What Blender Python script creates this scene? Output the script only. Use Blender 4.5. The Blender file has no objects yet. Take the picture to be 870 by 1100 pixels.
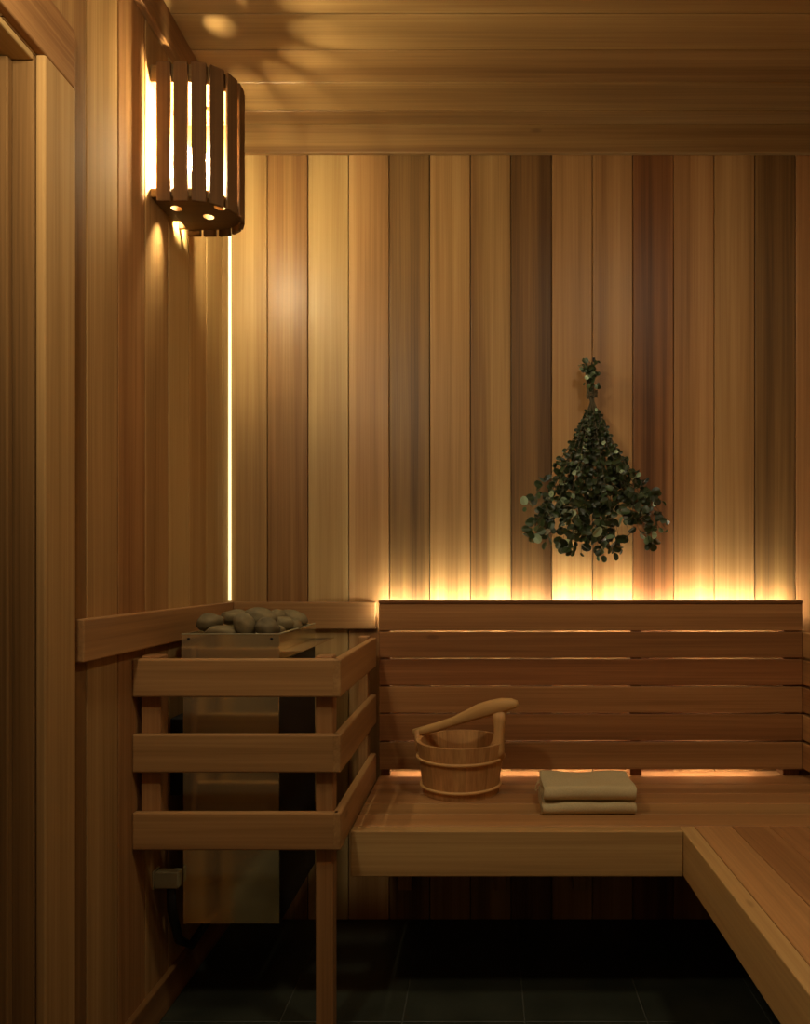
import bpy, bmesh, math, random
from mathutils import Vector, Matrix, noise
C = bpy.context.scene.collection
R = random.Random(7)
F = 784.0; CH = 1.113            # focal length in pixels, eye height
WX, WY, CZ = -0.818, 2.34, 2.54  # left wall, back wall, ceiling
RX, FY = 1.10, -0.95             # right wall, wall behind the viewer

def P(x, y, d):                  # photo pixel at depth d -> world point
    return Vector(((x-520)*d/F, d, CH+(615-y)*d/F))

# ------------------------------------------------------------ materials
def mat(name, col=(.5,.5,.5), rough=.5, metal=0, spec=.5, emit=None, estr=0):
    m = bpy.data.materials.new(name); m.use_nodes = True
    b = m.node_tree.nodes['Principled BSDF']
    b.inputs['Base Color'].default_value = (*col,1)
    b.inputs['Roughness'].default_value = rough
    b.inputs['Metallic'].default_value = metal
    b.inputs['Specular IOR Level'].default_value = spec
    if emit:
        b.inputs['Emission Color'].default_value = (*emit,1)
        b.inputs['Emission Strength'].default_value = estr
    return m

def wood(name, gain=1.0, streak=.55, rough=.42, spec=.32, tint=(1,1,1)):
    m = mat(name, rough=rough, spec=spec); nt = m.node_tree; N = nt.nodes; L = nt.links
    b = N['Principled BSDF']
    ag = N.new('ShaderNodeAttribute'); ag.attribute_name = 'grain'
    at = N.new('ShaderNodeAttribute'); at.attribute_name = 'tone'
    sp = N.new('ShaderNodeSeparateXYZ'); L.new(at.outputs['Vector'], sp.inputs[0])
    def nz(sx, sy, detail, dist=0):
        v = N.new('ShaderNodeVectorMath'); v.operation = 'MULTIPLY'
        v.inputs[1].default_value = (sx, sy, sy); L.new(ag.outputs['Vector'], v.inputs[0])
        n = N.new('ShaderNodeTexNoise'); n.inputs['Scale'].default_value = 1
        n.inputs['Detail'].default_value = detail; n.inputs['Distortion'].default_value = dist
        L.new(v.outputs[0], n.inputs['Vector']); return n.outputs['Fac']
    def mth(op, a, bb, c=None):
        n = N.new('ShaderNodeMath'); n.operation = op
        for i, q in enumerate((a, bb, c)):
            if q is None: continue
            if isinstance(q, (int,float)): n.inputs[i].default_value = q
            else: L.new(q, n.inputs[i])
        return n.outputs[0]
    broad = nz(.26, 12, 3, .2); mid = nz(.8, 50, 3, .3); fine = nz(2.5, 190, 2)
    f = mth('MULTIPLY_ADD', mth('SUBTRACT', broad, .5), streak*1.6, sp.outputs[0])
    f = mth('MULTIPLY_ADD', mth('SUBTRACT', mid, .5), .32, f)
    f = mth('MULTIPLY_ADD', mth('SUBTRACT', fine, .5), .34, f)
    r = N.new('ShaderNodeValToRGB'); L.new(f, r.inputs[0])
    cr = r.color_ramp
    cols = [(0,(.11,.055,.018)), (.33,(.26,.142,.048)), (.66,(.45,.270,.098)), (1,(.62,.42,.170))]
    cr.elements[0].position, cr.elements[1].position = 0, 1
    cr.elements.new(.33); cr.elements.new(.66)
    for e, (p, c) in zip(cr.elements, cols):
        e.position = p; e.color = (c[0]*gain*tint[0], c[1]*gain*tint[1], c[2]*gain*tint[2], 1)
    mx = N.new('ShaderNodeMix'); mx.data_type = 'RGBA'; mx.blend_type = 'MULTIPLY'
    L.new(sp.outputs[1], mx.inputs['Factor']); L.new(r.outputs[0], mx.inputs['A'])
    mx.inputs['B'].default_value = (1.06,.74,.72,1)
    # small dark knots, only on some boards
    v = N.new('ShaderNodeVectorMath'); v.operation = 'MULTIPLY'; v.inputs[1].default_value = (1.6,4.0,4.0)
    L.new(ag.outputs['Vector'], v.inputs[0])
    vo = N.new('ShaderNodeTexVoronoi'); vo.inputs['Scale'].default_value = 1; L.new(v.outputs[0], vo.inputs['Vector'])
    kn = N.new('ShaderNodeMapRange'); kn.inputs[1].default_value = .02; kn.inputs[2].default_value = .04
    kn.inputs[3].default_value = .4; kn.inputs[4].default_value = 0
    L.new(vo.outputs['Distance'], kn.inputs[0])
    mk = N.new('ShaderNodeMix'); mk.data_type = 'RGBA'
    L.new(kn.outputs[0], mk.inputs['Factor']); L.new(mx.outputs['Result'], mk.inputs['A'])
    mk.inputs['B'].default_value = (.09,.04,.016,1)
    L.new(mk.outputs['Result'], b.inputs['Base Color'])
    bp = N.new('ShaderNodeBump'); bp.inputs['Strength'].default_value = .12; bp.inputs['Distance'].default_value = .001
    L.new(mid, bp.inputs['Height']); L.new(bp.outputs[0], b.inputs['Normal'])
    rr = mth('MULTIPLY_ADD', fine, .18, rough-.09); L.new(rr, b.inputs['Roughness'])
    return m

W_WALL = wood('cedar_boards', .82, .85)
W_LEFT = wood('left_wall_cedar_boards', .90, .42, rough=.8, spec=.05)
W_CEIL = wood('ceiling_cedar_boards', .80, .55)
W_BENCH = wood('bench_cedar', 1.05, .42, rough=.5)
W_GUARD = wood('guard_cedar', .95, .40, rough=.5)
W_BUCKET = wood('pale_bucket_pine', 1.4, .22, rough=.55)
W_SCONCE = wood('sconce_wood', .36, .25, rough=.6, spec=.15)
GROOVE = mat('groove_shadow_wood', (.02,.01,.004), .9)
STEEL = mat('brushed_stainless_steel', (.80,.69,.40), .12, .86)
DARKSTEEL = mat('dark_steel', (.03,.03,.03), .5, .6)
CAST = mat('bare_cast_box', (.30,.25,.13), .55, .0)
RUBBER = mat('black_cable', (.012,.012,.012), .6)
PORC = mat('white_porcelain', (.75,.72,.65), .35)
LED = mat('led_tape', emit=(.97,.95,.76), estr=75)
LEDLOW = mat('led_tape_lower', emit=(1.0,.82,.60), estr=24)
GLOWV = mat('corner_glow', emit=(1.0,.86,.42), estr=1.3)
BULB = mat('lit_bulb', emit=(1.0,.86,.52), estr=1750)
def slate():
    m = mat('dark_slate_tile', (.03,.034,.025), .5); nt = m.node_tree; N = nt.nodes; L = nt.links
    tc = N.new('ShaderNodeTexCoord'); n = N.new('ShaderNodeTexNoise'); n.inputs['Scale'].default_value = 5; n.inputs['Detail'].default_value = 6
    L.new(tc.outputs['Object'], n.inputs['Vector']); r = N.new('ShaderNodeValToRGB')
    r.color_ramp.elements[0].color = (.020,.023,.015,1); r.color_ramp.elements[1].color = (.048,.052,.034,1)
    r.color_ramp.elements[0].position = .3; r.color_ramp.elements[1].position = .7
    L.new(n.outputs['Fac'], r.inputs[0]); L.new(r.outputs[0], N['Principled BSDF'].inputs['Base Color'])
    bp = N.new('ShaderNodeBump'); bp.inputs['Strength'].default_value = .3; bp.inputs['Distance'].default_value = .003
    L.new(n.outputs['Fac'], bp.inputs['Height']); L.new(bp.outputs[0], N['Principled BSDF'].inputs['Normal'])
    return m
SLATE = slate(); GROUT = mat('pale_grout', (.11,.11,.08), .9)
def stonemat():
    m = mat('grey_olive_stone', (.16,.14,.09), .8); nt = m.node_tree; N = nt.nodes; L = nt.links
    tc = N.new('ShaderNodeTexCoord'); n = N.new('ShaderNodeTexNoise'); n.inputs['Scale'].default_value = 22; n.inputs['Detail'].default_value = 8
    oi = N.new('ShaderNodeObjectInfo')
    L.new(tc.outputs['Object'], n.inputs['Vector']); r = N.new('ShaderNodeValToRGB')
    r.color_ramp.elements[0].color = (.060,.041,.015,1); r.color_ramp.elements[1].color = (.19,.138,.058,1)
    r.color_ramp.elements[0].position = .25; r.color_ramp.elements[1].position = .8
    a = N.new('ShaderNodeMath'); a.operation = 'MULTIPLY_ADD'; a.inputs[1].default_value = .3
    L.new(oi.outputs['Random'], a.inputs[0]); L.new(n.outputs['Fac'], a.inputs[2])
    s = N.new('ShaderNodeMath'); s.operation = 'SUBTRACT'; s.inputs[1].default_value = .15; L.new(a.outputs[0], s.inputs[0])
    L.new(s.outputs[0], r.inputs[0]); L.new(r.outputs[0], N['Principled BSDF'].inputs['Base Color'])
    bp = N.new('ShaderNodeBump'); bp.inputs['Strength'].default_value = .35; bp.inputs['Distance'].default_value = .004
    L.new(n.outputs['Fac'], bp.inputs['Height']); L.new(bp.outputs[0], N['Principled BSDF'].inputs['Normal'])
    return m
STONE = stonemat()
def clothmat():
    m = mat('oatmeal_linen', (.50,.44,.31), .95, spec=.1); nt = m.node_tree; N = nt.nodes; L = nt.links
    tc = N.new('ShaderNodeTexCoord'); w = N.new('ShaderNodeTexNoise'); w.inputs['Scale'].default_value = 320
    L.new(tc.outputs['Object'], w.inputs['Vector'])
    r = N.new('ShaderNodeValToRGB'); r.color_ramp.elements[0].color = (.44,.36,.19,1); r.color_ramp.elements[1].color = (.64,.53,.30,1)
    L.new(w.outputs['Fac'], r.inputs[0]); L.new(r.outputs[0], N['Principled BSDF'].inputs['Base Color'])
    bp = N.new('ShaderNodeBump'); bp.inputs['Strength'].default_value = .3; bp.inputs['Distance'].default_value = .001
    L.new(w.outputs['Fac'], bp.inputs['Height']); L.new(bp.outputs[0], N['Principled BSDF'].inputs['Normal'])
    return m
CLOTH = clothmat()
def leafmat():
    m = mat('eucalyptus_leaf', (.05,.08,.03), .38, spec=.5); nt = m.node_tree; N = nt.nodes; L = nt.links
    at = N.new('ShaderNodeAttribute'); at.attribute_name = 'tone'
    sp = N.new('ShaderNodeSeparateXYZ'); L.new(at.outputs['Vector'], sp.inputs[0])
    r = N.new('ShaderNodeValToRGB'); L.new(sp.outputs[0], r.inputs[0])
    r.color_ramp.elements[0].color = (.014,.022,.007,1); r.color_ramp.elements[1].color = (.46,.60,.38,1)  # pale end of the ramp paints lit highlights on a few leaves
    e = r.color_ramp.elements.new(.75); e.color = (.045,.075,.024,1)
    L.new(r.outputs[0], N['Principled BSDF'].inputs['Base Color'])
    return m
LEAF = leafmat(); STEM = mat('brown_green_stem', (.07,.055,.025), .7); TWINE = mat('pale_twine', (.10,.085,.045), .9)

# ------------------------------------------------------------ mesh helpers
def tag(o, label=None, cat=None, group=None, kind=None):
    if label: o['label'] = label
    if cat: o['category'] = cat
    if group: o['group'] = group
    if kind: o['kind'] = kind
    return o
def empty(name, loc, label, cat, group=None):
    o = bpy.data.objects.new(name, None); C.objects.link(o); o.location = loc
    o.empty_display_size = .05
    return tag(o, label, cat, group)

class MB:
    def __init__(s): s.v=[]; s.f=[]; s.g=[]; s.t=[]; s.mi=[]
    def add(s, verts, faces, grain=None, tone=(.5,.0,0), mi=0):
        n = len(s.v); s.v += [Vector(v) for v in verts]
        s.f += [tuple(i+n for i in f) for f in faces]; s.mi += [mi]*len(faces)
        off = Vector((R.uniform(0,50), R.uniform(0,20), R.uniform(0,20)))
        if grain is None: grain = [(v[0],v[1],v[2]) for v in verts]
        s.g += [Vector(g)+off for g in grain]; s.t += [Vector(tone)]*len(verts)
    def box(s, x0,x1,y0,y1,z0,z1, ax=0, bev=.0015, tone=(.5,0,0), mi=0, M=None):
        bm = bmesh.new(); bmesh.ops.create_cube(bm, size=1)
        for v in bm.verts:
            v.co = Vector(((x0+x1)/2+v.co.x*(x1-x0), (y0+y1)/2+v.co.y*(y1-y0), (z0+z1)/2+v.co.z*(z1-z0)))
        if bev: bmesh.ops.bevel(bm, geom=list(bm.edges), offset=bev, segments=2 if bev>.002 else 1, affect='EDGES', profile=.5)
        bm.verts.index_update()
        vs = [v.co.copy() for v in bm.verts]; fs = [[v.index for v in f.verts] for f in bm.faces]; bm.free()
        o = [ax] + [i for i in range(3) if i != ax]
        g = [(v[o[0]], v[o[1]], v[o[2]]) for v in vs]
        if M is not None: vs = [M@v for v in vs]
        s.add(vs, fs, g, tone, mi)
    def tube(s, pts, rad, seg=8, flat=1.0, up=Vector((0,0,1)), tone=(.5,0,0), mi=0, cap=True):
        pts = [Vector(p) for p in pts]; n = len(pts)
        if not hasattr(rad,'__len__'): rad = [rad]*n
        vs=[]; gs=[]; L=0
        for i,p in enumerate(pts):
            d = (pts[min(i+1,n-1)]-pts[max(i-1,0)]).normalized()
            a = d.cross(up)
            if a.length < .05: a = d.cross(Vector((0,1,.3)))
            a.normalize(); b = a.cross(d).normalized()
            if i: L += (p-pts[i-1]).length
            for k in range(seg):
                t = 2*math.pi*k/seg; r = rad[i]
                vs.append(p + a*math.cos(t)*r*flat + b*math.sin(t)*r)
                gs.append((L, math.cos(t)*r*flat, math.sin(t)*r))
        fs=[]
        for i in range(n-1):
            for k in range(seg):
                k2=(k+1)%seg
                fs.append((i*seg+k, i*seg+k2, (i+1)*seg+k2, (i+1)*seg+k))
        if cap: fs += [tuple(range(seg))[::-1], tuple((n-1)*seg+k for k in range(seg))]
        s.add(vs, fs, gs, tone, mi)
    def build(s, name, mats, parent=None, smooth=False, loc=None):
        if not isinstance(mats,(list,tuple)): mats=[mats]
        base = Vector(loc) if loc is not None else (parent_world(parent) if parent else Vector())
        me = bpy.data.meshes.new(name); me.from_pydata([v-base for v in s.v], [], s.f)
        for m in mats: me.materials.append(m)
        me.polygons.foreach_set('material_index', s.mi)
        a = me.attributes.new('grain','FLOAT_VECTOR','POINT'); a.data.foreach_set('vector', [c for g in s.g for c in g])
        a = me.attributes.new('tone','FLOAT_VECTOR','POINT'); a.data.foreach_set('vector', [c for g in s.t for c in g])
        if smooth: me.polygons.foreach_set('use_smooth', [True]*len(me.polygons))
        me.update(); o = bpy.data.objects.new(name, me); C.objects.link(o)
        if parent: o.parent = parent
        elif loc is not None: o.location = loc
        return o
def parent_world(o):
    v = Vector(o.location)
    while o.parent: o = o.parent; v += Vector(o.location)
    return v
def S(o): o['kind'] = 'structure'; return o
def rt(lo=.35, hi=.65, red=.35): return (R.uniform(lo,hi), R.uniform(0,red), 0)

# ------------------------------------------------------------ room shell
PB = .13
# back wall: vertical boards, joints measured from the photo
m = MB(); tones = [.62,.30,.74,.56,.24,.60,.44,.22,.62,.52,.22,.56,.58,.26,.52,.55]
reds = [.1,.3,0,.35,0,.2,.1,.15,.35,.4,.8,.5,.3,.1,.6,.3]
j0 = (287-520)*WY/F
edges = [WX-.02, j0] + [j0+.1303*k for k in range(1,15)]
edges[-1] = RX+.02
for i in range(len(edges)-1):
    m.box(edges[i]+.0011, edges[i+1]-.0011, WY, WY+.018, -.0, CZ, 2, .0022, (tones[i]*1.12-.02, reds[i], 0))
m.box(WX-.02, RX+.02, WY+.012, WY+.06, 0, CZ, 2, 0, mi=1)
S(m.build('wall_back', [W_WALL, GROOVE]))
# left wall with the door opening
DY0, DY1, DZ = .52, 1.34, CH+.945
m = MB(); k0 = 1.502-PB*19
lt = {18:(.38,.2),19:(.52,.15),20:(.46,.5),21:(.58,.2),22:(.76,.0),23:(.68,.1),24:(.78,0),25:(.9,0)}  # last boards toned paler to paint in the light near the corner
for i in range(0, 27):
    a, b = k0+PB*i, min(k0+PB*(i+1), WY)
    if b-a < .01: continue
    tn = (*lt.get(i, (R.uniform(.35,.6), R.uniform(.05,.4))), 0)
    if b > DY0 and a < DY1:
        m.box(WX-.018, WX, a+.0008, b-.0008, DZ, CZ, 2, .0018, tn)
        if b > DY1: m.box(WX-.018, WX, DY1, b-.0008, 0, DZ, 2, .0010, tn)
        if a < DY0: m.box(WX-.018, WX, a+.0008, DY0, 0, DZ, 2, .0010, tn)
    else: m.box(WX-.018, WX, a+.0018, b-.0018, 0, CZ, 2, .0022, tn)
for (a,b,z0,z1) in ((FY-.05,DY0,0,CZ),(DY1,WY+.05,0,CZ),(DY0,DY1,DZ,CZ)):
    m.box(WX-.13, WX-.012, a, b, z0, z1, 2, 0, mi=1)
S(m.build('wall_left', [W_LEFT, GROOVE]))
m = MB(); y = FY
while y < WY-.01:
    m.box(RX, RX+.018, y+.0008, min(y+PB,WY)-.0008, 0, CZ, 2, .0018, rt()); y += PB
m.box(RX+.012, RX+.06, FY-.05, WY+.05, 0, CZ, 2, 0, mi=1)
S(m.build('wall_right', [W_WALL, GROOVE]))
m = MB(); x = WX
while x < RX-.01:
    m.box(x+.0008, min(x+PB,RX)-.0008, FY-.018, FY, 0, CZ, 2, .0018, rt()); x += PB
m.box(WX-.05, RX+.05, FY-.06, FY-.012, 0, CZ, 2, 0, mi=1)
S(m.build('wall_front', [W_WALL, GROOVE]))
m = MB(); y = 2.385
while y > FY:
    m.box(WX-.02, RX+.02, max(y-PB,FY-.02)+.0015, min(y,WY+.02)-.0015, CZ, CZ+.018, 0, .0018, rt(.45,.62,.15)); y -= PB
m.box(WX-.14, RX+.06, FY-.06, WY+.06, CZ+.012, CZ+.06, 0, 0, mi=1)
S(m.build('ceiling', [W_CEIL, GROOVE]))
# floor: slate tiles on grout
m = MB(); m.box(WX-.14, RX+.06, FY-.06, WY+.06, -.04, -.003, 0, 0, mi=1)
x = .101-.304*4
while x < RX:
    y = 1.807-.6*5
    while y < WY:
        a,b,c,d = max(x,WX-.02)+.0015, min(x+.304,RX+.02)-.0015, max(y,FY-.02)+.0015, min(y+.6,WY+.02)-.0015
        if b>a and d>c: m.box(a,b,c,d,-.012,0,0,.001)
        y += .6
    x += .304
S(m.build('floor', [SLATE, GROUT]))

# trims
def trim(name, mt, boxes):
    m = MB()
    for (bx, ax, tn) in boxes: m.box(*bx, ax, .003, tn)
    return S(m.build(name, mt))
trim('trim_1', W_CEIL, [((WX, RX, WY-.020, WY, CH+1.335, CZ), 0, (.45,.1,0))])           # crown, back
trim('trim_2', W_CEIL, [((WX, WX+.020, FY, WY-.021, CH+1.335, CZ), 1, (.38,.5,0))])       # crown, left
trim('trim_3', W_GUARD, [((WX+.021, -.345, WY-.020, WY, CH-.180, CH-.0935), 0, (.45,.3,0))])  # bumper rail, back
trim('trim_4', W_GUARD, [((WX, WX+.020, 1.455, WY, CH-.180, CH-.0935), 1, (.52,.4,0))])   # bumper rail, left
trim('trim_5', W_LEFT, [((WX, WX+.018, 1.331, 1.430, .0, DZ), 2, (.55,.1,0))])            # door casing, far side
trim('trim_6', W_LEFT, [((WX, WX+.018, .43, .53, .0, DZ), 2, (.5,.1,0))])                 # door casing, near side
trim('trim_7', W_LEFT, [((WX, WX+.018, .43, 1.430, DZ+.001, DZ+.115), 1, (.38,.45,0))])   # door casing, head
trim('trim_8', W_LEFT, [((WX-.13, WX-.002, DY1+.002-.012, DY1+.002, 0, DZ), 2, (.16,.1,0)),
                        ((WX-.13, WX-.002, DY0-.002, DY0+.010, 0, DZ), 2, (.16,.1,0)),
                        ((WX-.13, WX-.002, DY0+.011, DY1-.011, DZ-.012, DZ), 1, (.60,0,0)),
                        ((WX-.060, WX-.040, DY1-.026, DY1-.0105, 0, DZ-.013), 2, (.2,.1,0))])
# the door leaf, set back in the opening
dr = bpy.data.objects.new('door_1', None); C.objects.link(dr); dr.location = (WX-.08, .93, 0); dr['kind'] = 'structure'
m = MB(); y = DY0+.012
while y < DY1-.03:
    m.box(WX-.10, WX-.062, y+.0008, min(y+PB,DY1-.0125)-.0008, .012, DZ-.014, 2, .0018, (R.uniform(.08,.2),.0,0)); y += PB
m.build('door_leaf', W_WALL, dr)
m = MB(); m.tube([(WX-.063,.62,.95),(WX-.03,.62,.95),(WX-.03,.62,1.15),(WX-.063,.62,1.15)], .010, 8)
m.build('door_handle', W_GUARD, dr)
m = MB(); m.box(WX, WX+.016, 1.432, WY, 0, .088, 1, .003, (.42,.4,0)); S(m.build('baseboard_left', W_WALL))

# ------------------------------------------------------------ benches
BZ = CH-.636
def bench_back():
    t = empty('bench', (.38, 2.05, 0), 'cedar sauna bench along the back wall, carrying the bucket and the folded towels', 'bench')
    m = MB(); ys = [1.832,1.918,2.010,2.102,2.194,2.3385]; tn = [(.50,.45,0),(.58,.25,0),(.50,.5,0),(.45,.5,0),(.42,.6,0)]
    for a,b,q in zip(ys, ys[1:], tn): m.box(-.329, 1.08, a+.0008, b-.0008, BZ-.026, BZ, 0, .0015, q)
    m.build('seat', W_BENCH, t)
    m = MB(); m.box(-.329, .4895, 1.793, 1.831, BZ-.112, BZ, 0, .003, (.66,.05,0)); m.build('fascia', W_BENCH, t)
    for x in (-.31,.30,1.0):
        m = MB(); m.box(x-.02, x+.02, 1.833, 2.286, BZ-.10, BZ-.027, 1, .002, (.35,.3,0)); m.build('joist', W_BENCH, t)
    for x in (-.25, .05, .30):
        m = MB(); m.box(x-.02,x+.02, 2.29, 2.325, 0.115, BZ-.101 if x==.30 else BZ-.027, 2, .002, (.4,.2,0)); m.build('leg', W_BENCH, t)
    return t
bench_back()
def bench_right():
    t = empty('bench', (.8, .6, 0), 'wide cedar bench in the right foreground, running along the right wall', 'bench')
    m = MB(); xs = [.5275,.6215,.7155,.8095,.9035,.9975,1.085]; tn=[(.58,.42,0),(.50,.55,0),(.48,.6,0),(.5,.4,0),(.5,.4,0),(.5,.4,0)]
    for a,b,q in zip(xs, xs[1:], tn): m.box(a+.0008, b-.0008, -.60, 1.8305, BZ-.026, BZ, 1, .0015, q)
    m.build('seat', W_BENCH, t)
    m = MB(); m.box(.490, .527, -.60, 1.8305, BZ-.112, BZ, 1, .003, (.80,.05,0)); m.build('fascia', W_BENCH, t)  # tone lightened to paint in the light falling on this face
    for y in (-.5,.3,1.1):
        m = MB(); m.box(.528, 1.085, y-.02, y+.02, BZ-.10, BZ-.027, 0, .002, (.35,.3,0)); m.build('joist', W_BENCH, t)
    for y in (-.5,.3,1.1):
        m = MB(); m.box(1.04,1.08, y-.02,y+.02, 0, BZ-.101, 2, .002, (.4,.2,0)); m.build('leg', W_BENCH, t)
bench_right()
m = MB(); m.tube([P(413,944,2.2)+Vector((0,0,.03)), P(413,944,2.2), P(417,962,2.2)], .016, 8); 
# backrest on the back wall
SL = [(677.5,646),(706.5,679),(736,708.5),(765.5,738),(795.5,767.5),(826.5,797.5)]
FB = 2.262
t = empty('backrest', (.33, 2.28, BZ), 'slatted cedar backrest glowing along its top, behind the bucket and towels', 'backrest')
st = [(.42,.55,0),(.38,.65,0),(.30,.9,0),(.44,.6,0),(.36,.7,0),(.42,.45,0)]
for (yb,yt),q in zip(SL, st):
    z0 = CH-(yb-615)*FB/F; z1 = CH-(yt-615)*FB/F
    if yt == 646: z1 = CH-(645-615)*FB/F-.0095
    m = MB(); m.box(-.326, .987, FB, FB+.020, z0-.0006, z1+.0006, 0, .002, q); m.build('slat', W_BENCH, t)
ZT = CH-(645-615)*FB/F
m = MB(); m.box(-.327, .987, FB-.004, FB+.0265, ZT-.010, ZT, 0, .002, (.22,.7,0)); m.build('cap_rail', W_BENCH, t)
for x0,x1 in (((408-520)*FB/F,(418-520)*FB/F),((678-520)*FB/F,(691-520)*FB/F),(.935,.985)):
    m = MB(); m.box(x0, x1, FB+.0205, WY-.001, BZ+.001, ZT-.045, 2, .001, (.15,.6,0)); m.build('batten', W_BENCH, t)
m = MB(); m.box(-.322, .98, FB+.0235, FB+.0335, ZT-.034, ZT-.024, 0, 0); m.build('light_strip', LED, t)
m = MB(); m.box(-.28, .86, FB+.022, FB+.028, BZ+.045, BZ+.055, 0, 0); m.build('light_strip', LEDLOW, t)
# backrest along the right wall (only its far end shows)
t = empty('backrest', (1.0, .8, BZ), 'slatted backrest ending in the corner at the right edge of the photo', 'backrest')
for (yb,yt),q in zip(SL[1:], st):
    z0 = CH-(yb-615)*FB/F; z1 = CH-(yt-615)*FB/F
    m = MB(); m.box(.989, 1.009, -.55, FB+.018, z0+.0015, z1-.0015, 1, .002, (q[0]+.1,q[1]-.2,0)); m.build('slat', W_BENCH, t)
for y in (-.4,.8,2.0):
    m = MB(); m.box(1.0095, RX-.001, y-.02, y+.02, BZ+.001, ZT-.08, 2, .001, (.3,.4,0)); m.build('batten', W_BENCH, t)

# ------------------------------------------------------------ heater guard
GY, GX = 1.694, -.333
t = empty('heater_guard', (-.58, 1.95, 0), 'railed cedar guard standing around the stainless stone heater', 'guard')
RZ = [(CH-.2010, CH-.2900),(CH-.3766, CH-.4656),(CH-.5586, CH-.6456)]
for (zt,zb),q in zip(RZ, [(.56,.35,0),(.50,.3,0),(.54,.35,0)]):
    m = MB(); m.box(WX+.0005, GX-.004, GY, GY+.020, zb, zt, 0, .004, q); m.build('front_rail', W_GUARD, t)
    m = MB(); m.box(GX-.020, GX, GY-.0005, 2.2595, zb, zt, 1, .004, (q[0]+.04,.3,0))
    m.build('side_rail', W_GUARD, t)
m = MB(); m.box(GX-.063, GX-.0215, GY+.0205, GY+.062, 0, RZ[0][0]+.005, 2, .003, (.46,.45,0)); m.build('post', W_GUARD, t)
m = MB(); m.box(WX+.012, WX+.058, GY+.0205, GY+.062, RZ[2][1]+.01, RZ[0][0]+.005, 2, .003, (.40,.55,0)); m.build('post', W_GUARD, t)
m = MB(); m.box(GX-.050, GX-.0205, 2.215, 2.255, RZ[2][1]-.02, RZ[0][0]+.006, 2, .003, (.50,.45,0)); m.build('post', W_GUARD, t)

# ------------------------------------------------------------ heater
HX0, HX1, HY0, HY1 = -.757, -.513, 1.825, 2.21
ZH0, ZH1, ZTR = CH-.880, CH-.222, CH-.1537
t = empty('sauna_heater', ((HX0+HX1)/2, (HY0+HY1)/2, ZH0), 'stainless steel electric sauna heater hung on the left wall inside the guard', 'heater')
m = MB(); m.box(HX0+.003, HX1, HY0+.002, HY1-.002, ZH0, ZH1, 2, .0015); m.build('body', STEEL, t)
m = MB(); m.box(HX1+.0003, HX1+.0015, HY0+.004, HY1-.004, ZH0+.002, ZH1-.002, 2, 0); m.build('side_panel', DARKSTEEL, t)
m = MB()   # open tray of sheet steel
th=.002; z0=ZH1+.001
m.box(HX0,HX1+.001,HY0,HY0+th,z0,ZTR,0,.0006); m.box(HX0,HX1+.001,HY1-th,HY1,z0,ZTR,0,.0006)
m.box(HX0,HX0+th,HY0+th,HY1-th,z0,ZTR,1,.0006); m.box(HX1-th+.001,HX1+.001,HY0+th,HY1-th,z0,ZTR,1,.0006)
m.box(HX0+th,HX1-th,HY0+th,HY1-th,z0,z0+.002,1,.0004)
for x in (HX0+.018, HX1-.018):
    m.tube([(x,HY0-.0015,ZTR-.012),(x,HY0+.001,ZTR-.012)], .0035, 10, mi=1)
for q in ((HX0,HX1+.001,HY0-.001,HY0+.003,0),(HX1-.003,HX1+.0025,HY0,HY1,1)):
    m.box(q[0],q[1],q[2],q[3],ZTR-.0015,ZTR+.0015,q[4],.0005,mi=2)
m.build('stone_tray', [STEEL, DARKSTEEL, CAST], t)
m = MB()
zf = CH-.198
m.add([(HX1+.002,HY0+.004,zf),(HX1+.055,HY0+.010,zf),(HX1+.055,HY1+.02,zf),(HX1+.002,HY1-.004,zf),
       (HX1+.002,HY0+.004,zf-.002),(HX1+.055,HY0+.010,zf-.002),(HX1+.055,HY1+.02,zf-.002),(HX1+.002,HY1-.004,zf-.002)],
      [(0,1,2,3),(7,6,5,4),(0,4,5,1),(1,5,6,2),(2,6,7,3),(3,7,4,0)])
m.build('side_deflector', STEEL, t)
m = MB(); m.box(WX+.001, HX0+.002, 1.90, 2.14, ZH0+.30, ZH0+.50, 2, .002); m.build('wall_bracket', DARKSTEEL, t)
# junction box + cable
a = P(172,935,1.80); b = P(195,955,1.80)
t = empty('junction_box', (WX+.03, 1.83, b.z), 'small cream metal box on the left wall beside the heater foot', 'junction box')
m = MB(); m.box(WX+.004, HX0+.0015, 1.80, 1.83, b.z, a.z-.006, 0, .002); m.build('box_body', CAST, t)
m = MB(); m.box(WX+.0005, WX+.0038, 1.797, 1.835, b.z-.002, a.z-.003, 0, .001); m.build('back_plate', CAST, t)
m = MB(); pts=[(-.780,1.818,b.z+.001),(-.780,1.822,b.z-.06),(-.782,1.87,b.z-.16),(-.775,1.93,b.z-.205),(-.74,1.98,b.z-.15),(-.72,2.0,ZH0+.001)]
m.tube(pts, .011, 10)
tag(m.build('power_cable', RUBBER, smooth=True, loc=(-.78,1.845,b.z-.2)), 'black cable looping below the cream junction box to the heater underside', 'cable')

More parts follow.
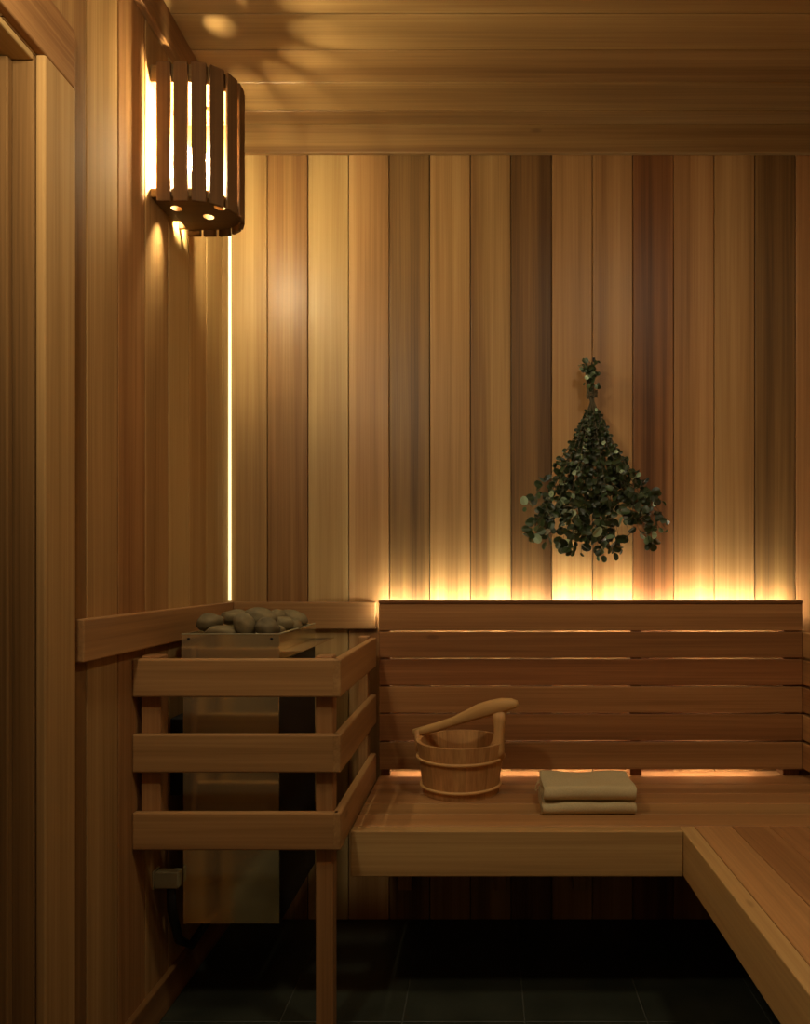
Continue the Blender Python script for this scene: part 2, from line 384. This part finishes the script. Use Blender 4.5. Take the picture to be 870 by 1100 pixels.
# ------------------------------------------------------------ stones
def stone(x, y, d, rx, rz, ang=0, ry=None, label='', group='sauna stones heaped in the heater tray'):
    bm = bmesh.new(); bmesh.ops.create_icosphere(bm, subdivisions=4, radius=1)
    sd = Vector((R.uniform(0,99),R.uniform(0,99),R.uniform(0,99)))
    k = d/F; rx*=k; rz*=k; ry = ry*k if ry else (rx+rz)/2
    Mr = Matrix.Rotation(math.radians(ang),3,'Y')@Matrix.Rotation(R.uniform(-.3,.3),3,'Z')
    for v in bm.verts:
        c = v.co.copy(); n = 1+.16*noise.noise(c*1.1+sd)+.05*noise.noise(c*2.7+sd)
        c = Vector((math.copysign(abs(c.x)**.92,c.x)*rx, c.y*ry, math.copysign(abs(c.z)**.92,c.z)*rz))*n
        v.co = Mr@c
    me = bpy.data.meshes.new('sauna_stone'); bm.to_mesh(me); bm.free()
    me.polygons.foreach_set('use_smooth',[True]*len(me.polygons)); me.materials.append(STONE)
    o = bpy.data.objects.new('sauna_stone', me); C.objects.link(o); o.location = P(x,y,d)
    return tag(o, label, 'stone', group)
stones = [
 (226,669,1.905,14,10,0,13,'rounded olive-grey stone at the left end of the heap, above the low flat one'),
 (238,679.5,1.862,17,8,2,11,'low flat olive stone against the tray front at its left end'),
 (263,671.5,1.870,10.5,14,-32,11,'pale tilted oval stone leaning left of the heap centre'),
 (279,664,1.945,17,11,14,15,'large smooth brown-grey stone crowning the heap'),
 (288,675,1.868,14,10.5,24,12,'big rounded stone sloping toward the right front corner of the tray'),
 (252,663,2.02,15,8,-4,13,'brown stone behind the pale tilted one'),
 (298,663,2.07,9,8.5,20,11,'small grey stone standing behind, right of the crowning stone'),
 (316,664.5,2.12,15,8.5,14,14,'wide dark stone at the right rear of the heap'),
 (306,670,2.02,11.5,8,8,10,'dark round stone in front of the wide right rear stone'),
 (299,677.5,1.90,7,6,8,9,'small low stone at the right front corner of the tray'),
 (318,671,2.03,6.5,6.5,10,8,'little stone tucked at the right rim of the tray'),
]
for s_ in stones: stone(*s_[:7], label=s_[7])
low = [(-.70,1.88),(-.64,1.89),(-.575,1.88),(-.70,1.96),(-.63,1.97),(-.56,1.96),(-.70,2.04),(-.63,2.05),(-.56,2.04),(-.70,2.12),(-.62,2.13),(-.56,2.12)]
for (x,y) in low:
    z = ZH1+.030; px = 520+x*F/y; py = 615-(z-CH)*F/y
    stone(px, py, y, 13.5*1.9/y, 10.5*1.9/y, R.uniform(-15,15), 13, 'grey stone of the bottom layer, mostly hidden inside the steel tray')

# ------------------------------------------------------------ wall lamp
SR, SCX, SCY = .0925, -.7175, 1.8725
SZ0, SZ1 = CH+.905, CH+1.245
t = empty('wall_lamp', (WX, SCY, SZ0), 'lit wooden slatted lamp high on the left wall near the ceiling', 'lamp')
Lst = .0775; Ltot = 2*Lst+math.pi*SR
def upath(s):
    if s < Lst: return Vector((-.797+s, SCY-SR, 0)), 0
    s -= Lst
    if s < math.pi*SR:
        a = s/SR; return Vector((SCX+SR*math.sin(a), SCY-SR*math.cos(a), 0)), a
    s -= math.pi*SR
    return Vector((SCX-s, SCY+SR, 0)), math.pi
ns = 11
for i in range(ns):
    c, a = upath(.016+(Ltot-.032)*i/(ns-1))
    M = Matrix.Translation(Vector((c.x,c.y,0)))@Matrix.Rotation(a,4,'Z')
    m = MB(); m.box(-.0172,.0172,-.0045,.0045,SZ0,SZ1,2,.0015,(R.uniform(.35,.55),.5,0),M=M)
    m.build('slat', W_SCONCE, t)
def plate(name, z0, z1, hr=.0135):
    bm = bmesh.new(); r = SR-.0055; pts = [(WX+.022,SCY-r)]
    pts += [(SCX+r*math.sin(math.pi*i/24), SCY-r*math.cos(math.pi*i/24)) for i in range(25)] + [(WX+.022,SCY+r)]
    loops = [pts]
    for (hx,hy) in ((-.713,1.889),(-.667,1.841),(-.777,1.845)):
        loops.append([(hx+hr*math.cos(2*math.pi*k/20), hy+hr*math.sin(2*math.pi*k/20)) for k in range(20)])
    es=[]
    for lp in loops:
        vs=[bm.verts.new((x,y,z0)) for x,y in lp]
        es+=[bm.edges.new((vs[k],vs[(k+1)%len(vs)])) for k in range(len(vs))]
    bmesh.ops.triangle_fill(bm, edges=es, use_beauty=True)
    fs=list(bm.faces); ex=bmesh.ops.extrude_face_region(bm, geom=fs)
    for v in ex['geom']:
        if isinstance(v,bmesh.types.BMVert): v.co.z = z1
    bmesh.ops.recalc_face_normals(bm, faces=list(bm.faces)); bm.verts.index_update()
    m = MB(); m.add([v.co.copy() for v in bm.verts], [[v.index for v in f.verts] for f in bm.faces], None, (.55,.1,0)); bm.free()
    m.box(WX+.001, WX+.0225, SCY-r, SCY+r-.045, z0, z1, 0, .001); m.box(WX+.001, WX+.0225, SCY+r-.008, SCY+r, z0, z1, 0, .001)
    return m.build(name, W_SCONCE, t)
plate('bottom_plate', CH+.920, CH+.940); plate('top_plate', CH+1.200, CH+1.243, .009)
bc = Vector((-.735, SCY, CH+1.055))
m = MB(); m.tube([(WX+.001,SCY,bc.z),(WX+.012,SCY,bc.z)], .036, 24); m.tube([(WX+.012,SCY,bc.z),(-.762,SCY,bc.z)], .018, 20); m.build('lamp_holder', PORC, t)
bm = bmesh.new(); bmesh.ops.create_uvsphere(bm, u_segments=24, v_segments=16, radius=.031); bm.verts.index_update()
m = MB(); m.add([v.co+bc for v in bm.verts], [[v.index for v in f.verts] for f in bm.faces]); bm.free()
m.build('bulb', BULB, t, smooth=True)

m = MB(); m.box(WX+.0005, WX+.0075, WY-.0065, WY-.0005, CH-.090, CH+1.330, 2, 0)  # glowing bar added to make the bright corner line; no known lamp
tag(m.build('corner_glow_line', GLOWV, loc=(WX+.003, WY-.003, CH-.09)), 'added thin vertical glow line in the corner of the left and back walls', 'added glow strip')

# ------------------------------------------------------------ bucket
BX, BY, RT, RB, BH = -.068, 2.13, .129, .109, .150
t = empty('bucket', (BX,BY,BZ), 'round wooden stave bucket with a curved branch handle, on the back bench', 'bucket')
m = MB(); n = 22; th = .012
for i in range(n):
    a0 = 2*math.pi*(i+.0)/n; a1 = 2*math.pi*(i+1.0)/n; sub=4; vs=[]; g=[]
    for k in range(sub+1):
        a = a0+(a1-a0)*k/sub
        for (r,z) in ((RB,0),(RT,BH),(RT-th,BH),(RB-th,.0)):
            r2 = r
            vs.append((BX+r2*math.cos(a), BY+r2*math.sin(a), BZ+z)); g.append((z, a*.12, r))
    fs=[]
    for k in range(sub):
        for q in range(4):
            fs.append((k*4+q,(k+1)*4+q,(k+1)*4+(q+1)%4,k*4+(q+1)%4))
    fs += [(3,2,1,0),(sub*4,sub*4+1,sub*4+2,sub*4+3)]
    m.add(vs, fs, g, (R.uniform(.40,.58), R.uniform(.15,.4), 0))
m.build('staves', W_BUCKET, t)
m = MB(); m.tube([(BX,BY,BZ+.010),(BX,BY,BZ+.022)], RB-th+.001, 40, tone=(.5,.2,0)); m.build('bucket_floor', W_BUCKET, t)
for z in (.104, .024):
    r = RB+(RT-RB)*z/BH+.0035; m = MB(); vs=[]; g=[]; na=64; nb=10
    for i in range(na):
        a=2*math.pi*i/na
        for k in range(nb):
            b_=2*math.pi*k/nb; rr=r+.0038*math.cos(b_)
            vs.append((BX+rr*math.cos(a),BY+rr*math.sin(a),BZ+z+.0045*math.sin(b_))); g.append((a*r,.005*math.cos(b_),.005*math.sin(b_)))
    fs=[(i*nb+k,((i+1)%na)*nb+k,((i+1)%na)*nb+(k+1)%nb,i*nb+(k+1)%nb) for i in range(na) for k in range(nb)]
    m.add(vs,fs,g,(.62,.15,0)); m.build('hoop', W_BUCKET, t, smooth=True)
th_ = math.radians(-22); ca, sa = math.cos(th_), math.sin(th_)
def B(u, z, w=0):   # u along the handle direction, from the bucket axis
    return Vector((BX+u*ca-w*sa, BY+u*sa+w*ca, BZ+z))
def ribbon(m, prof, wid, tone):   # prof: (u_lower,z_lower,u_upper,z_upper) outline pairs, extruded across
    vs=[];g=[];n=len(prof); nn=12
    for i,(u0,z0,u1,z1) in enumerate(prof):
        w = wid[i] if hasattr(wid,'__len__') else wid
        cu,cz=(u0+u1)/2,(z0+z1)/2; hu,hz=(u1-u0)/2,(z1-z0)/2
        for k in range(nn):
            a=2*math.pi*k/nn; c=math.cos(a); s_=math.sin(a)
            c2=math.copysign(abs(c)**.7,c); s2=math.copysign(abs(s_)**.7,s_)
            vs.append(B(cu+hu*s2, cz+hz*s2, c2*w)); g.append((i*.02, c*w, s_*.01))
    fs=[(i*nn+k,i*nn+(k+1)%nn,(i+1)*nn+(k+1)%nn,(i+1)*nn+k) for i in range(n-1) for k in range(nn)]
    fs+=[tuple(range(nn))[::-1], tuple((n-1)*nn+k for k in range(nn))]
    m.add(vs,fs,g,tone)
def U(px, py, u_guess_d=None):    # photo pixel -> (u,z) in the handle plane
    # points of the plane B(u,z): solve the ray for x
    k=(px-520)/F; u=(k*BY-BX)/(ca-k*sa); d=BY+u*sa
    return u, CH+(615-py)*d/F-BZ
def prof(pairs): return [(*U(*a),*U(*b)) for a,b in pairs]
m = MB(); ribbon(m, prof([((446,791),(444,783)),((456,789),(456,779.5)),((470,786),(470,775.5)),((486,780.5),(486,770)),((500,776.5),(500,763)),
   ((513,773),(513,756)),((526,769.5),(526,752)),((538,766),(538,749.8)),((547,763.5),(548,750)),((553,761),(555,752.5)),((555,760),(557,757))]),
   [.010,.012,.013,.014,.015,.017,.018,.018,.017,.013,.006], (.66,.05,0))
m.build('handle', W_BUCKET, t, smooth=True)
m = MB(); ribbon(m, prof([((522,809),(541,815)),((525,804),(541,806)),((529,796),(541,797)),((531,788),(541,790)),((531,780),(541.5,782)),((529.5,771),(543,774)),((529,764),(544,764)),]),
   [.022,.021,.019,.017,.016,.016,.014], (.58,.2,0))
m.build('handle_stave', W_BUCKET, t, smooth=True)
m = MB(); ribbon(m, prof([((449,806),(454,806)),((447,796),(453,796)),((446,784),(452,783))]), [.02,.018,.013], (.45,.3,0))
m.build('handle_stave', W_BUCKET, t, smooth=True)

# ------------------------------------------------------------ towels
def towel(z, h, y0, y1, x0, x1, label, seed, thread=False):
    t = empty('towel', ((x0+x1)/2,(y0+y1)/2,z), label, 'towel', 'folded towels on the back bench')
    m = MB(); ro = h/2; nx=36
    for (oR,iR,ex) in ((ro, ro*.56, 0.0),(ro*.52, ro*.08, .004)):
        sec=[]
        for (r,rev) in ((oR,False),(iR,True)):
            pl=[]
            nb=14
            for k in range(nb): pl.append((y1-ex-(y1-y0-ro-ex)*k/nb, r))
            for k in range(13):
                a=math.pi/2+math.pi*k/12; pl.append((y0+ro+r*math.cos(a)*1.0, r*math.sin(a)))
            for k in range(1,nb+1): pl.append((y0+ro+(y1-ex-y0-ro)*k/nb, -r))
            sec.append(pl[::-1] if rev else pl)
        loop=sec[0]+sec[1]; n=len(loop); vs=[]
        for i in range(nx+1):
            f=i/nx; x=x0+(x1-x0)*f
            e=min(f,1-f)*nx; sq=1-.10*max(0,1-e)
            for (y,zz) in loop:
                w=noise.noise(Vector((x*9+seed, y*11, seed)))*.0065+noise.noise(Vector((x*26+seed, y*30, zz*30)))*.0032
                tt=(zz/ro+1)/2
                vs.append((x+.004*noise.noise(Vector((y*14,zz*60,seed+i*0)))*(1 if i in(0,nx) else .5), y+.004*noise.noise(Vector((x*12,seed,zz*20))), min(z+2*ro+(.010 if thread else .0016), max(z+.0004, z+ro+zz*sq+w*tt))))
        fs=[]
        for i in range(nx):
            for k in range(n):
                fs.append((i*n+k,i*n+(k+1)%n,(i+1)*n+(k+1)%n,(i+1)*n+k))
        h2=n//2
        for base,fl in ((0,1),(nx*n,0)):
            for k in range(h2-1):
                q=(base+k,base+k+1,base+n-2-k,base+n-1-k)
                fs.append(q if fl else q[::-1])
        m.add(vs,fs)
    m.build('cloth', CLOTH, t, smooth=True)
    if thread:
        m=MB(); pts=[]
        for k in range(15):
            a=-.6+k/14*4.6; pts.append((x0-.004-.014*math.sin(a*.5+.4), y0+.05+.0, z+h*.62+.011*math.cos(a)+0.002))
        m.tube(pts,.0011,6); 
        for q in range(14):
            yy=y0+.01+q*.010; zz=z+h*R.uniform(.2,.9); 
            m.tube([(x0+.004,yy,zz),(x0-.004,yy+.002,zz-.004),(x0-.007,yy+.003,zz-.013)],.0007,5)
        m.build('loose_threads', CLOTH, t)
towel(BZ, .036, 1.905, 2.055, .152, .398, 'lower of the two folded oatmeal towels, lying on the back bench', 3.1)
towel(BZ+.0385, .038, 1.902, 2.050, .155, .397, 'upper of the two folded oatmeal towels, with loose threads at its left', 8.7, True)

# ------------------------------------------------------------ eucalyptus whisk
t = empty('eucalyptus_bunch', (P(636,430,2.30)), 'dark green eucalyptus bunch hanging upside down on the back wall', 'plant')
lm, sm = MB(), MB()
def leaf(c, r, nrm, along, tn):
    nrm=nrm.normalized(); a=(along-nrm*along.dot(nrm))
    if a.length<.01: a=nrm.orthogonal()
    a.normalize(); b=nrm.cross(a); vs=[c]; n=10
    for k in range(n):
        q=2*math.pi*k/n; u=math.cos(q); v=math.sin(q)
        vs.append(c+a*(u+.95)*r*1.08+b*v*r*.88+nrm*(.28*v*v*r-.10*u*r))
    vs[0]=c+a*.95*r*1.02-nrm*.02*r
    vs += [v-nrm*.0006 for v in vs]
    fs=[(0,1+k,1+(k+1)%n) for k in range(n)]+[(n+1,n+2+(k+1)%n,n+2+k) for k in range(n)]
    fs+=[(1+k,n+2+k,n+2+(k+1)%n,1+(k+1)%n) for k in range(n)]
    lm.add(vs,fs,None,(tn,0,0))
ends=[]
for i in range(38):
    f = (i+R.uniform(-.4,.4))/37; f=min(max(f,0),1)
    x = 566+150*f
    yb = 562 + 34*math.sin(math.pi*min(1,max(0,(f+.02))))**.8 + (10 if f>.85 else 0) + R.choice([R.uniform(-40,-10),R.uniform(-12,4)])
    if f<.1: yb=R.uniform(545,578)
    ends.append((x,yb))
ends += [(648,597),(646,590),(612,590),(565,545),(572,577),(716,570),(700,585),(600,583),(626,572)]
RV=lambda: Vector((R.uniform(-1,1),R.uniform(-1,1),R.uniform(-1,1)))
for (ex,ey) in ends:
    dep = R.uniform(0,.115); f=(ex-636)/75
    ctl=(636+f*15, 478+R.uniform(-8,8)); n=15; pts=[]
    for k in range(n):
        s_=k/(n-1); x=(1-s_)**2*(636+R.uniform(-1,1)*0+f*2)+2*s_*(1-s_)*ctl[0]+s_*s_*ex
        y=(1-s_)**2*432+2*s_*(1-s_)*ctl[1]+s_*s_*ey
        pts.append(P(x,y,2.298-.008-dep*(s_**.8)-.006*R.random()))
    top=[P(632+R.uniform(-5,6),R.uniform(388,404),2.298+R.uniform(-.012,.008)), P(634+R.uniform(-4,4),415,2.295+R.uniform(-.01,.008))]
    sm.tube(top+pts, [.0016]*len(top)+[.0019-.0012*k/(n-1) for k in range(n)], 5)
    step=.55
    k=1.6
    while k < n-1:
        i0=int(k); s_=k/(n-1); p=pts[i0].lerp(pts[min(i0+1,n-1)],k-i0); d=(pts[min(i0+1,n-1)]-pts[i0]).normalized()
        r=.0050+.0088*s_**1.6*R.uniform(.5,1.3)
        for sd in (-1,1):
            if R.random()<.20: continue
            side=(d.cross(RV())).normalized()*1.0
            al=(side+d*R.uniform(.1,.7)).normalized()
            tn=R.uniform(.0,.6) if R.random()<(.95 if s_<.6 else .88) else R.uniform(.7,1.0)  # more pale leaves low down, painting in the glow from below
            lc=p.copy()
            leaf(lc, r, RV()+Vector((0,-.9,0)), al, tn)
        k+=step*(.75+.5*R.random())
    leaf(pts[-1], .012*R.uniform(.6,1.1), RV()+Vector((0,-.8,0)), d, R.uniform(.2,.8))
for q in range(60):   # leaves left on the gathered stem ends
    c=P(632+R.uniform(-7,10), R.choice([R.uniform(386,402),R.uniform(392,420)]), 2.285+R.uniform(-.02,.01))
    leaf(c, R.uniform(.005,.010), RV()+Vector((-.4,-.9,0)), RV(), R.uniform(.1,.95))
leaf(P(645,566,2.175), .017, Vector((.5,-1,-.5)), Vector((-.5,0,-1)), .97)  # pale leaf colour stands in for one brightly lit leaf
leaf(P(562,533,2.22), .014, Vector((0,-1,-.3)), Vector((.2,0,-1)), .95)
# keep foliage in front of the wall
for mm in (lm, sm):
    for v in mm.v: v.y=min(v.y, WY-.003)
sm.build('stems', STEM, t, smooth=True); lm.build('leaves', LEAF, t)
m=MB()
for z in range(5): 
    c=P(636,420+z*1.6,2.293); pts=[c+Vector((.017*math.cos(a),.017*math.sin(a),.002*math.sin(a*2))) for a in [2*math.pi*k/20 for k in range(21)]]
    m.tube(pts,.0016,6)
m.tube([P(636,420,2.30),P(638,400,2.32),P(638,388,2.332)],.0014,6)
m.build('twine', TWINE, t)
m=MB(); m.tube([P(638,388,2.339),P(638,387,2.318)],.004,8); m.tube([P(638,387,2.318),P(638,384.5,2.314)],.004,8)
tag(m.build('hook', DARKSTEEL, loc=P(638,388,2.339)), 'tiny dark hook on the back wall holding the eucalyptus bunch', 'hook')

# ------------------------------------------------------------ light
def area(name, loc, size, power, col, target=None, sizey=None):
    l = bpy.data.lights.new(name,'AREA'); l.size=size; l.energy=power; l.color=col
    if sizey: l.shape='RECTANGLE'; l.size_y=sizey
    o = bpy.data.objects.new(name,l); C.objects.link(o); o.location=loc
    if target is not None: o.rotation_euler=(Vector(target)-Vector(loc)).to_track_quat('-Z','Y').to_euler()
    return o
l = bpy.data.lights.new('added_left_light','POINT'); l.energy = 14; l.color = (1,.86,.60); l.shadow_soft_size = .05  # unseen point light added at front left; it has no lamp body
o = bpy.data.objects.new('added_left_light', l); C.objects.link(o); o.location = (-.60,.85,2.06)
area('front_fill', (.1,FY+.06,1.25), 1.5, .6, (1,.84,.58), (.1,2,1.25), 1.9)  # soft fill added before the solid front wall
area('front_right_fill', (.62,.95,2.50), .14, 6, (1,.86,.60))  # unseen area light added at upper right to brighten rails and fascia
w = bpy.data.worlds.new('World'); bpy.context.scene.world = w; w.use_nodes = True
w.node_tree.nodes['Background'].inputs[0].default_value=(.02,.014,.008,1)
w.node_tree.nodes['Background'].inputs[1].default_value=.3

cam = bpy.data.cameras.new('Camera'); co = bpy.data.objects.new('Camera',cam); C.objects.link(co)
co.location=(0,0,CH); co.rotation_euler=(math.pi/2,0,0)
cam.sensor_fit='VERTICAL'; cam.sensor_height=36; cam.sensor_width=36*870/1100
cam.lens=F*36/1100; cam.shift_x=-85/1100; cam.shift_y=65/1100; cam.clip_start=.01
sc=bpy.context.scene; sc.camera=co
sc.view_settings.view_transform='Standard'; sc.view_settings.look='None'
sc.view_settings.exposure=.33; sc.view_settings.gamma=1; sc.view_settings.use_curve_mapping=False
sc.cycles.use_denoising=True; sc.cycles.max_bounces=10; sc.cycles.diffuse_bounces=5; sc.cycles.sample_clamp_indirect=4
